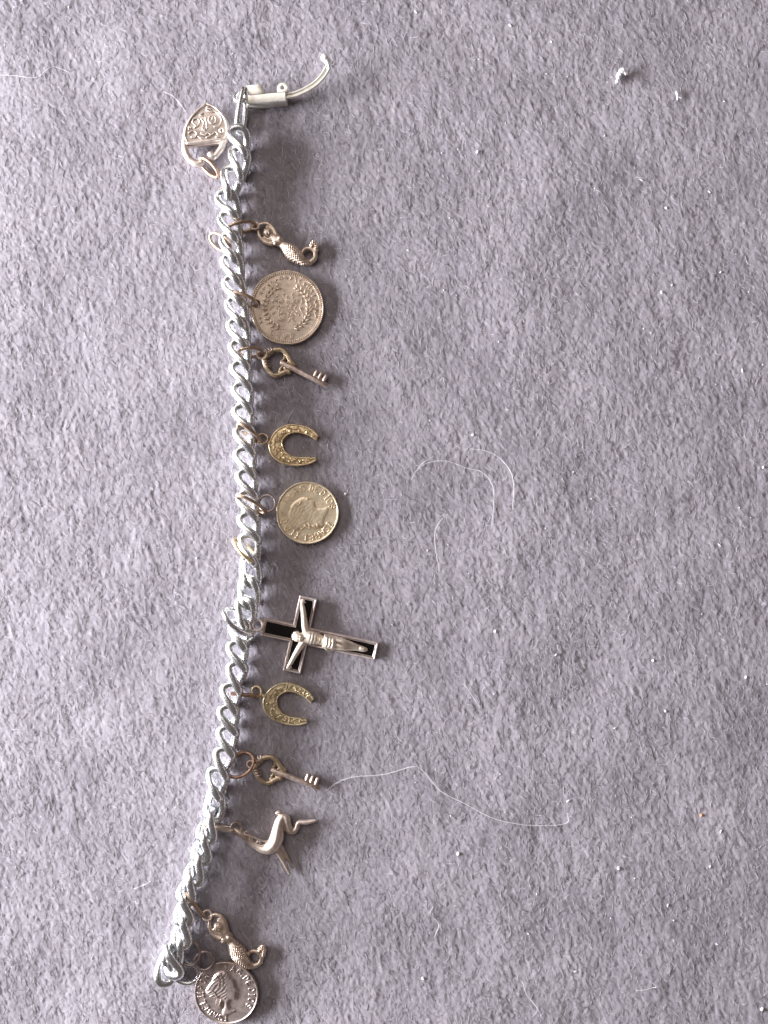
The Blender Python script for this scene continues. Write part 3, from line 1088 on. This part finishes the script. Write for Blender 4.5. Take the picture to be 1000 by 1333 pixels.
def slab(mb, loop, z0, z1):
    n = len(loop)
    verts = [(p[0], p[1], z0) for p in loop] + [(p[0], p[1], z1) for p in loop]
    faces = [(i, (i + 1) % n, n + (i + 1) % n, n + i) for i in range(n)]
    tr = tessellate_polygon([[Vector((p[0], p[1], 0)) for p in loop]])
    faces += [tuple(n + i for i in t) for t in tr] + [tuple(t) for t in tr]
    return mb.add(verts, faces)


part("backing", slab(MB(), cross_outline(0.7), 0.4, 4.2), 'cross_frame', cross, smooth=False)
part("enamel_inlay", slab(MB(), cross_outline(2.6), 3.8, 5.6), 'enamel', cross, smooth=False)


def frame_band(d0, d1, z0, z1):
    mb = MB()
    a, b_ = cross_outline(d0), cross_outline(d1)
    n = 12
    m0, m1 = cross_outline(d0 + .6), cross_outline(d1 - .6)
    rows = [[(p[0], p[1], z0) for p in a], [(p[0], p[1], z1 - .7) for p in a], [(p[0], p[1], z1) for p in m0],
            [(p[0], p[1], z1) for p in m1], [(p[0], p[1], z1 - .7) for p in b_], [(p[0], p[1], z0) for p in b_]]
    verts = sum(rows, [])
    faces = []
    for k in range(6):
        k2 = (k + 1) % 6
        for i in range(n):
            i2 = (i + 1) % n
            faces.append((k * n + i, k * n + i2, k2 * n + i2, k2 * n + i))
    return mb.add(verts, faces)


part("outer_frame", frame_band(0.0, 2.3, 0.8, 7.4), 'cross_frame', cross, smooth=False)
part("inner_frame", frame_band(2.9, 3.9, 4.0, 6.9), 'cross_frame', cross, smooth=False)

mb = MB()


def fig(pts, rad):
    Q = spl([(*XY(u, v), h * .9, r * (1.12 if r < 5 else 1)) for (u, v, h), r in zip(pts, rad)], 5)
    mb.tube(Q[:, :3], Q[:, 3], 12)


fig([(5.5, 0, 9), (13, 0, 9.5), (22, 0, 9.5), (28, .5, 9), (34, .5, 9.5), (40, 0.5, 9.5)], [7.4, 9.2, 8.0, 6.6, 7.2, 7.4])       # trunk
fig([(8, -4, 9.5), (4, -12, 10.2), (0.5, -22, 10), (-2.5, -31, 9), (-5.5, -38, 8.4)], [4.6, 4.0, 3.5, 3.1, 2.7])                     # arm
fig([(8, 4, 9.5), (4, 13, 10.2), (1, 22, 10), (-1.8, 31, 9), (-4, 39, 8.4)], [4.6, 4.0, 3.5, 3.1, 2.7])
fig([(38, -3.2, 9), (48, -3.4, 11), (56, -3.0, 12), (66, -2, 10), (76, -.8, 8.6), (83, 0, 8)], [5.4, 5.0, 4.5, 3.6, 2.8, 2.6])    # legs
fig([(38, 3.4, 9), (48, 3.4, 11), (57, 2.8, 11.6), (66, 2.1, 10), (76, 1.6, 9), (83, 1.2, 8.6)], [5.4, 5.0, 4.5, 3.6, 2.8, 2.6])
fig([(80, .5, 8.6), (85, .6, 9), (88, .8, 8)], [3.4, 3.0, 2.2])                                                                  # feet
fig([(10, 0, 9.5), (5, 1.5, 11), (2, 2, 12)], [4.0, 3.6, 3.4])                                                                   # neck
mb.ball((*XY(-1, 2.4), 12.6), 6.2, (1.2, 1.0, .9), ang, 16, 10)                                                                  # head
mb.ball((*XY(-4, 2.2), 11.5), 5.8, (1.1, 1.15, .85), ang, 14, 8)                                                                 # hair
for s_, (hu, hv) in ((-1, (-6, -41)), (1, (-5, 42))):                                                                            # hands: palm, fingers, thumb
    mb.ball((*XY(hu, hv), 8.3), 2.9, (1.0, 1.2, .7), ang)
    for q in range(4):
        mb.tube([(*XY(hu - 2 + q * 1.35, hv + s_ * 1.5), 8.4), (*XY(hu - 2.4 + q * 1.5, hv + s_ * (4.2 + (q in (1, 2)) * .6)), 8.8)], .75, 6)
    mb.tube([(*XY(hu + 2, hv), 8.4), (*XY(hu + 4, hv + s_ * 1.8), 8.6)], .8, 6)
fo_, nor_ = fuse(mb, 0.62, 2)
V = np.array(fo_.v)
uu = (V[:, :2] - C0) @ eu
vv = (V[:, :2] - C0) @ ev
ribs = np.clip((uu - 12) / 3, 0, 1) * np.clip((27 - uu) / 3, 0, 1) * (np.abs(vv) < 9)
V = V + nor_ * (ribs * 0.32 * np.sin(uu * 1.6 + .18 * vv * np.sign(vv)))[:, None]
hairm = np.clip((2 - uu) / 3, 0, 1) * (np.abs(vv - 2) < 9)
V = V + nor_ * (hairm * 0.35 * np.sin(vv * 2.0 + uu * .7))[:, None]
fo_.v = V.tolist()
figo = part("figure", fo_, 'figure', cross)
mb = MB()
mb.ball((*XY(1.2, 0.4), 18.0), .8).ball((*XY(1.2, 4.6), 18.0), .8).tube([(*XY(0.8, 2.5), 18.2), (*XY(3.6, 2.6), 17.6)], .8, 6).tube([(*XY(4.6, 1.2), 16.4), (*XY(4.8, 4.0), 16.4)], .7, 6)
part("face", mb, 'figure', figo, root=cross)
mb = MB()
for k in range(7):                                                            # loincloth folds and knot
    u = 33 + k * 2.0
    mb.tube(spl([(*XY(u - 1.5, -7.4 - (k > 4) * -.4), 8.5), (*XY(u - .3, -4.6), 16.0 + .9 * (k % 2)), (*XY(u + 1.2, .8), 17.0 + .6 * (k % 2)), (*XY(u + .4, 5.4), 15.8 + .9 * (k % 2)), (*XY(u - .5, 8.6), 9)], 4), 1.5, 8)
mb.tube(spl([(*XY(35, 7), 12), (*XY(38, 10.2), 10), (*XY(43, 10.5), 8), (*XY(47, 9.6), 7.4)], 4), [2.2] * 9 + [1.8] * 4, 8)
lc, _ = fuse(mb, 0.6, 1)
part("loincloth", lc, 'figure', figo, root=cross)
part("loop", wire_ring((336.5, 813.5, 6), (6.0, 1.0, 1), (-1.0, 6.2, 2.5), 1.6), 'cross_frame', cross)
part("jump_ring", wire_ring((314, 807, 17), (16.5, 16, -8), (-4, 5, 14), 3.4, 36, 0.05), 'silver', cross)
part("wire_end", MB().tube(spl([(318, 838, 4), (325, 833, 5), (331, 829, 5)], 4), 2.2, 8), 'silver', cross)

# ------------------------------------------------------------------ leaping deer
deer = thing("deer_charm", 350, 1092, "pale bronze leaping deer with swept-back antlers and legs flung out", "deer charm", lift=0)
mb = MB()


def dt(pts, rad):
    Q = spl([(*p, r * 1.1) for p, r in zip(pts, rad)], 6)
    mb.tube(Q[:, :3], Q[:, 3], 12)


dt([(316, 1085, 8), (322, 1091.5, 7.5), (330, 1098, 7), (340, 1103.5, 7), (350, 1103.5, 7), (357, 1097, 7.5), (361, 1088, 8), (362.8, 1077, 8), (365, 1068, 7.5), (368.5, 1061.5, 7)],
   [3.0, 3.2, 3.8, 5.2, 7.4, 8.6, 8.6, 7.2, 6.2, 4.6])
dt([(367, 1062, 7), (372.5, 1065, 7), (374.5, 1073, 7), (377, 1080, 7), (382, 1081.5, 6.5), (386, 1077.5, 6), (387.5, 1072, 6), (391.5, 1070.2, 6), (400, 1070.2, 6), (411, 1068.3, 5.5)],
   [4.4, 5.0, 4.8, 4.6, 4.0, 3.5, 3.1, 2.9, 2.8, 1.9])
dt([(356, 1100, 6), (361, 1108, 5.5), (367.5, 1119, 5), (373, 1130, 4.5), (376.8, 1138, 4)], [4.6, 3.6, 2.8, 2.2, 1.5])
dt([(362, 1098, 4), (368, 1107, 3.6), (374, 1119, 3.2), (380.5, 1131, 2.8)], [3.6, 2.6, 2.0, 1.4])
dt([(368, 1060.5, 7), (364, 1057, 8), (360.8, 1058, 8.5)], [3.0, 2.6, 2.2])                     # tail
dt([(322, 1091, 8), (316, 1085.5, 9), (311, 1081.5, 9), (306.5, 1078.5, 8.5)], [3.4, 4.2, 3.8, 2.6])  # head and muzzle
dt([(318, 1084, 9), (322, 1081, 10), (324, 1080.5, 10)], [1.6, 1.5, .9])                        # ear
db, _ = fuse(mb, 0.62, 3)
part("body", db, 'deer', deer)
mb = MB()
mb.tube(ring_pts((323.5, 1089.5, 8.5), (5, 3.2, 0), (-2.2, 3.6, 1), 24), 1.3, 8, closed=True)
mb.tube(ring_pts((331, 1092.3, 8.5), (4.8, 2.6, 0), (-1.6, 3.2, 1), 24), 1.2, 8, closed=True)
part("antler", mb, 'deer', deer)
mb = MB().tube(spl([(316, 1083, 10), (322, 1085, 11), (331, 1088, 10.5), (339, 1091.5, 10), (346, 1094, 9.5), (351, 1092.5, 9)], 5), 1.5, 8)
mb.tube(spl([(331, 1096, 9), (338, 1099, 9.5), (345, 1098.5, 9.5), (350, 1094.5, 9)], 5), 1.3, 8)
mb.tube([(338, 1091.5, 10), (340, 1096, 10)], 1.1, 8)
part("antler", mb, 'deer', deer)
part("loop", wire_ring((308.5, 1076.5, 9), (6.4, 3.2, 0), (-2.6, 6.0, 2), 2.0), 'ring_dark', deer)
part("jump_ring", wire_ring((288.5, 1074, 13), (15, 4.6, -4), (0.8, -2.0, 10), 3.0), 'deer', deer)

# ------------------------------------------------------------------ heart padlock
heart = thing("heart_padlock_charm", 268, 175, "ivory silver heart padlock with engraved scrolls beside the open clasp", "padlock charm", lift=2.0, tilt=(3, 5))
Hout = spl([(269, 135.5), (279, 139.5), (288.5, 147), (295.5, 156.5), (298.6, 167), (298, 177), (294.5, 184.5)], 5).tolist() + \
    spl([(285, 186.8), (272, 188.8), (258, 190.8), (246, 192.5), (240, 190), (238.3, 181), (240.5, 168), (247, 156), (256, 145.5)], 5).tolist()
ho, _ = fuse(MB().plate([Hout], 1.0, 8.6, 2.6).ball((269, 165, 5.5), 1.0, (24, 20, 4.6), -.15, 32, 16), 0.7, 3)
hb = part("body", ho, 'ivory', heart)
mb = MB().tube(spl([(269, 138, 9.6), (279, 142, 9.8), (287, 149, 10), (293, 158, 10), (295.3, 168, 10), (294.5, 177, 9.8), (290, 182, 9.6)], 5), 1.3, 8)
mb.tube(spl([(269, 138, 9.6), (258, 147.5, 9.8), (249.5, 157.5, 9.8), (243.8, 169, 9.8), (242, 180, 9.6), (244.5, 186.5, 9.4)], 5), 1.3, 8)
part("edge_bead", mb, 'ivory', hb, root=heart)
mb = MB().tube(spl([(244, 189, 9.2), (258, 187.2, 9.6), (273, 184.8, 9.6), (287, 182, 9.4)], 5), 2.2, 10)
part("hinge_bar", mb, 'ivory', hb, root=heart)
mb = MB()
SC = [[(256, 166), (252, 163), (253, 158.5), (258, 157.5), (261, 161), (259, 166), (254, 169)],
      [(263, 158), (266, 163), (264, 170), (268, 172)],
      [(268, 156), (269.5, 163), (270, 169)],
      [(274, 154), (272, 159), (275, 163), (280, 162), (281.5, 157), (278.5, 154), (276.5, 157.5)],
      [(279, 167), (285, 165), (288.5, 159), (286, 152), (280, 147.5), (274, 148), (269, 146)],
      [(288, 168), (286, 171), (288.5, 174), (291, 171), (289, 168)],
      [(247, 176), (252, 173), (257, 176), (255, 181), (250, 181)],
      [(250, 170), (247, 168), (247, 172)],
      [(262, 176), (267, 178), (271, 175), (276, 177), (281, 173), (284, 177)],
      [(265, 150), (261, 153), (265, 154)],
      [(272, 141.5), (270, 144), (276, 145)],
      [(259, 180), (263, 182.5)], [(269, 181), (274, 179)], [(281, 180), (286, 178.5)]]
for st in SC:
    mb.tube(spl([(a, b_, 9.9) for a, b_ in st], 5), 1.15, 8)
part("scrollwork", mb, 'ivory', hb, root=heart)
mb = MB().tube(spl([(241.5, 186, 6), (241.5, 195, 6), (244.5, 204, 6), (250.5, 210.5, 6), (258, 213, 6), (263.5, 211, 6)], 5), 4.5, 10)
mb.tube(spl([(291, 183, 6), (288.5, 191, 6), (284, 198, 6), (278.5, 203.5, 6), (275.5, 203, 6), (274, 200, 6)], 5), [4.2] * 16 + [4.5] * 10, 10)
part("shackle", mb, 'ivory', heart)
part("jump_ring", wire_ring((272.5, 219, 10), (11.5, 10.5, 1.5), (2.5, -4.0, 7), 2.3), 'ring_copper', heart)

# ------------------------------------------------------------------ loose rings on the chain
single("jump_ring", wire_ring((287, 316, 10), (13.5, 10.5, 3), (5.0, -5.0, 8.0), 2.0), 'ring', 289, 317,
       "empty bronze ring poking out left of the chain, opposite the upper mermaid", "ring", "empty rings left on the chain", 9)
single("jump_ring", wire_ring((320.5, 716.5, 18), (13.5, 14, 0), (-2.5, 2.5, 15.5), 2.5), 'brass', 320.5, 716.5,
       "empty golden ring threaded across the chain, between the golden coin and the cross", "ring", "empty rings left on the chain", 12)


# ------------------------------------------------------------------ hairs and lint on the felt
def hair(pts, r, label, up=1.6, end_up=0.3):
    P = spl(pts, 10)
    n = len(P)
    Q = []
    for i, p in enumerate(P):
        t = i / (n - 1)
        Q.append((p[0], p[1], max(felt_at(p[0], p[1]), felt_at(p[0] + 1.5, p[1]), felt_at(p[0] - 1.5, p[1]), felt_at(p[0], p[1] + 1.5)) * 0.4 + 0.9 + up * abs(math.sin(PI * t * 2.2))))
    mx_, my_ = float(P[:, 0].mean()), float(P[:, 1].mean())
    single("hair_strand", MB().tube(Q, [r * (1 - .5 * (abs(i / (n - 1) - .5) * 2) ** 3) for i in range(n)], 6), 'hair', mx_, my_, label, "hair", "stray hairs on the felt", 1.5)


hair([(424, 1030), (441, 1018), (462, 1011), (500, 1008), (538, 998), (552, 1005), (574, 1030), (605, 1046), (640, 1064), (672, 1072), (705, 1075), (737, 1072), (739, 1060)], 0.36, "longest white hair, running in waves right of the lower key")
hair([(612, 584), (632, 587), (650, 596), (664, 613), (669, 635), (667, 664)], 0.28, "white hair in a wide arch, the outer one right of the golden coin")
hair([(545, 610), (556, 603), (580, 600), (607, 609), (628, 615), (641, 632), (643, 655), (640, 688)], 0.28, "white hair in a hooked arch, the inner one right of the golden coin")
hair([(535, 625), (547, 606), (564, 594)], 0.26, "short white hair at the left foot of the arched hairs")
hair([(0, 97), (20, 99), (46, 101), (60, 92), (72, 87), (92, 95)], 0.28, "wavy white hair at the left edge of the picture near the top")
hair([(213, 119), (226, 126), (234, 135), (242, 146)], 0.27, "short white hair just upper left of the heart padlock")
hair([(604, 890), (613, 903), (625, 922)], 0.26, "short white hair lying right of the lower horseshoe, far out on the felt")
hair([(680, 1278), (686, 1295), (698, 1310), (706, 1325)], 0.28, "short white hair near the bottom edge, right of centre")
hair([(564, 1180), (560, 1190), (571, 1203), (565, 1222)], 0.25, "crooked white hair in the lower middle of the felt")
hair([(828, 1290), (845, 1287), (854, 1284), (845, 1276)], 0.26, "small hooked white hair near the lower right corner")
hair([(174, 1157), (185, 1153), (196, 1147)], 0.28, "short straight white hair left of the chain near its lower end")
hair([(382, 533), (377, 542), (373, 552)], 0.25, "short white hair just above the golden horseshoe")
hair([(584, 668), (572, 680), (566, 695), (568, 720), (572, 740)], 0.25, "faint bent white hair below the arched hairs")

g = random.Random(3)
mb = MB()
mb.ball((806, 98, 3.5), 4.2, (0.8, 1.6, .7), 0.35)
mb.ball((809.5, 93, 4.5), 4.0, (1.0, 1.0, .75), 0)
mb.ball((813.5, 96, 4), 3.2, (1.3, .8, .7), .3)
mb.ball((804, 105, 2.5), 2.6, (0.8, 1.4, .7), .3)
fl, nl = fuse(mb, 0.5, 1)
V = np.array(fl.v)
V = V + nl * (0.5 * np.sin(V[:, 0] * 1.9 + V[:, 1]) * np.sin(V[:, 1] * 1.7 - V[:, 2]))[:, None]
fl.v = V.tolist()
single("lint_piece", fl, 'lint', 808, 98, "largest white fluff piece, on the upper right of the felt", "lint", "white lint pieces", 3)
mb = MB().tube(spl([(880.5, 119, 2), (881.5, 124, 2.4), (882, 130, 1.8)], 4), [.6, .9, 1.2, 1.3, 1.2, 1, .8, .7, .5], 8).tube([(882, 126, 2.2), (887, 127.5, 2)], .7, 6)
single("lint_piece", mb, 'lint', 882, 125, "small forked white lint piece right of and below the largest fluff", "lint", "white lint pieces", 2)


def crumb(x, y, r, rot):
    r *= 0.8
    mb = MB().ball((x, y, felt_at(x, y) + r * .35), r, (1.0, 1.0 + .5 * g.random(), .7), rot, 8, 6)
    V = np.array(mb.v)
    mb.v = (V + np.array([[g.uniform(-.18, .18) * r for _ in range(3)] for _ in V])).tolist()
    return mb


for x, y, r, lab in ((597, 1112, 2.6, "white crumb below the long wavy hair"), (806, 1131, 2.4, "white crumb in the lower right part of the felt"),
                     (551, 1275, 2.2, "white crumb near the bottom edge, below the crooked hair"), (851, 860, 2.0, "white crumb right of the cross, far out near the right edge"),
                     (867, 926, 1.9, "white crumb far out to the right, level with the lower horseshoe"), (645, 822, 2.0, "white crumb right of the foot of the cross"),
                     (616, 566, 2.1, "white crumb just above the arched hairs"), (622, 197, 2.2, "white crumb in the upper middle of the felt"),
                     (868, 270, 1.8, "white crumb on the upper right felt, level with the upper mermaid"), (995, 608, 2.0, "white crumb at the right edge of the picture"),
                     (862, 380, 2.2, "white crumb far right, level with the wreath coin"), (993, 1315, 2.2, "white crumb in the bottom right corner"),
                     (450, 643, 1.9, "white crumb beside the golden coin"), (972, 882, 1.8, "white crumb by the right edge, level with the cross foot")):
    single("lint_crumb", crumb(x, y, r, g.uniform(0, 3)), 'lint', x, y, lab, "lint", "white crumbs on the felt", 1.5)
single("orange_crumb", crumb(914, 1062, 2.0, .4), 'rust_speck', 914, 1062, "tiny orange crumb on the right side of the felt", "crumb", None, 1.5)

# countless tiny white specks
mb = MB()
for _ in range(100):
    x, y = g.uniform(430 if g.random() < .8 else 0, 1000), g.uniform(0, 1333)
    r = g.uniform(.4, .8)
    z = felt_at(x, y) + .4
    a = g.uniform(0, PI)
    L = g.uniform(.2, 2.2) if g.random() < .4 else .1
    mb.tube([(x - math.cos(a) * L, y - math.sin(a) * L, z), (x + math.cos(a) * L, y + math.sin(a) * L, z + .3)], r, 5)
me = to_mesh("lint_specks", mb, (500, 666.5))
me.materials.append(M['lint'])
o = bpy.data.objects.new("lint_specks", me)
COL.objects.link(o)
tag(o, "tiny white specks of lint strewn over the felt", "lint", kind="stuff")
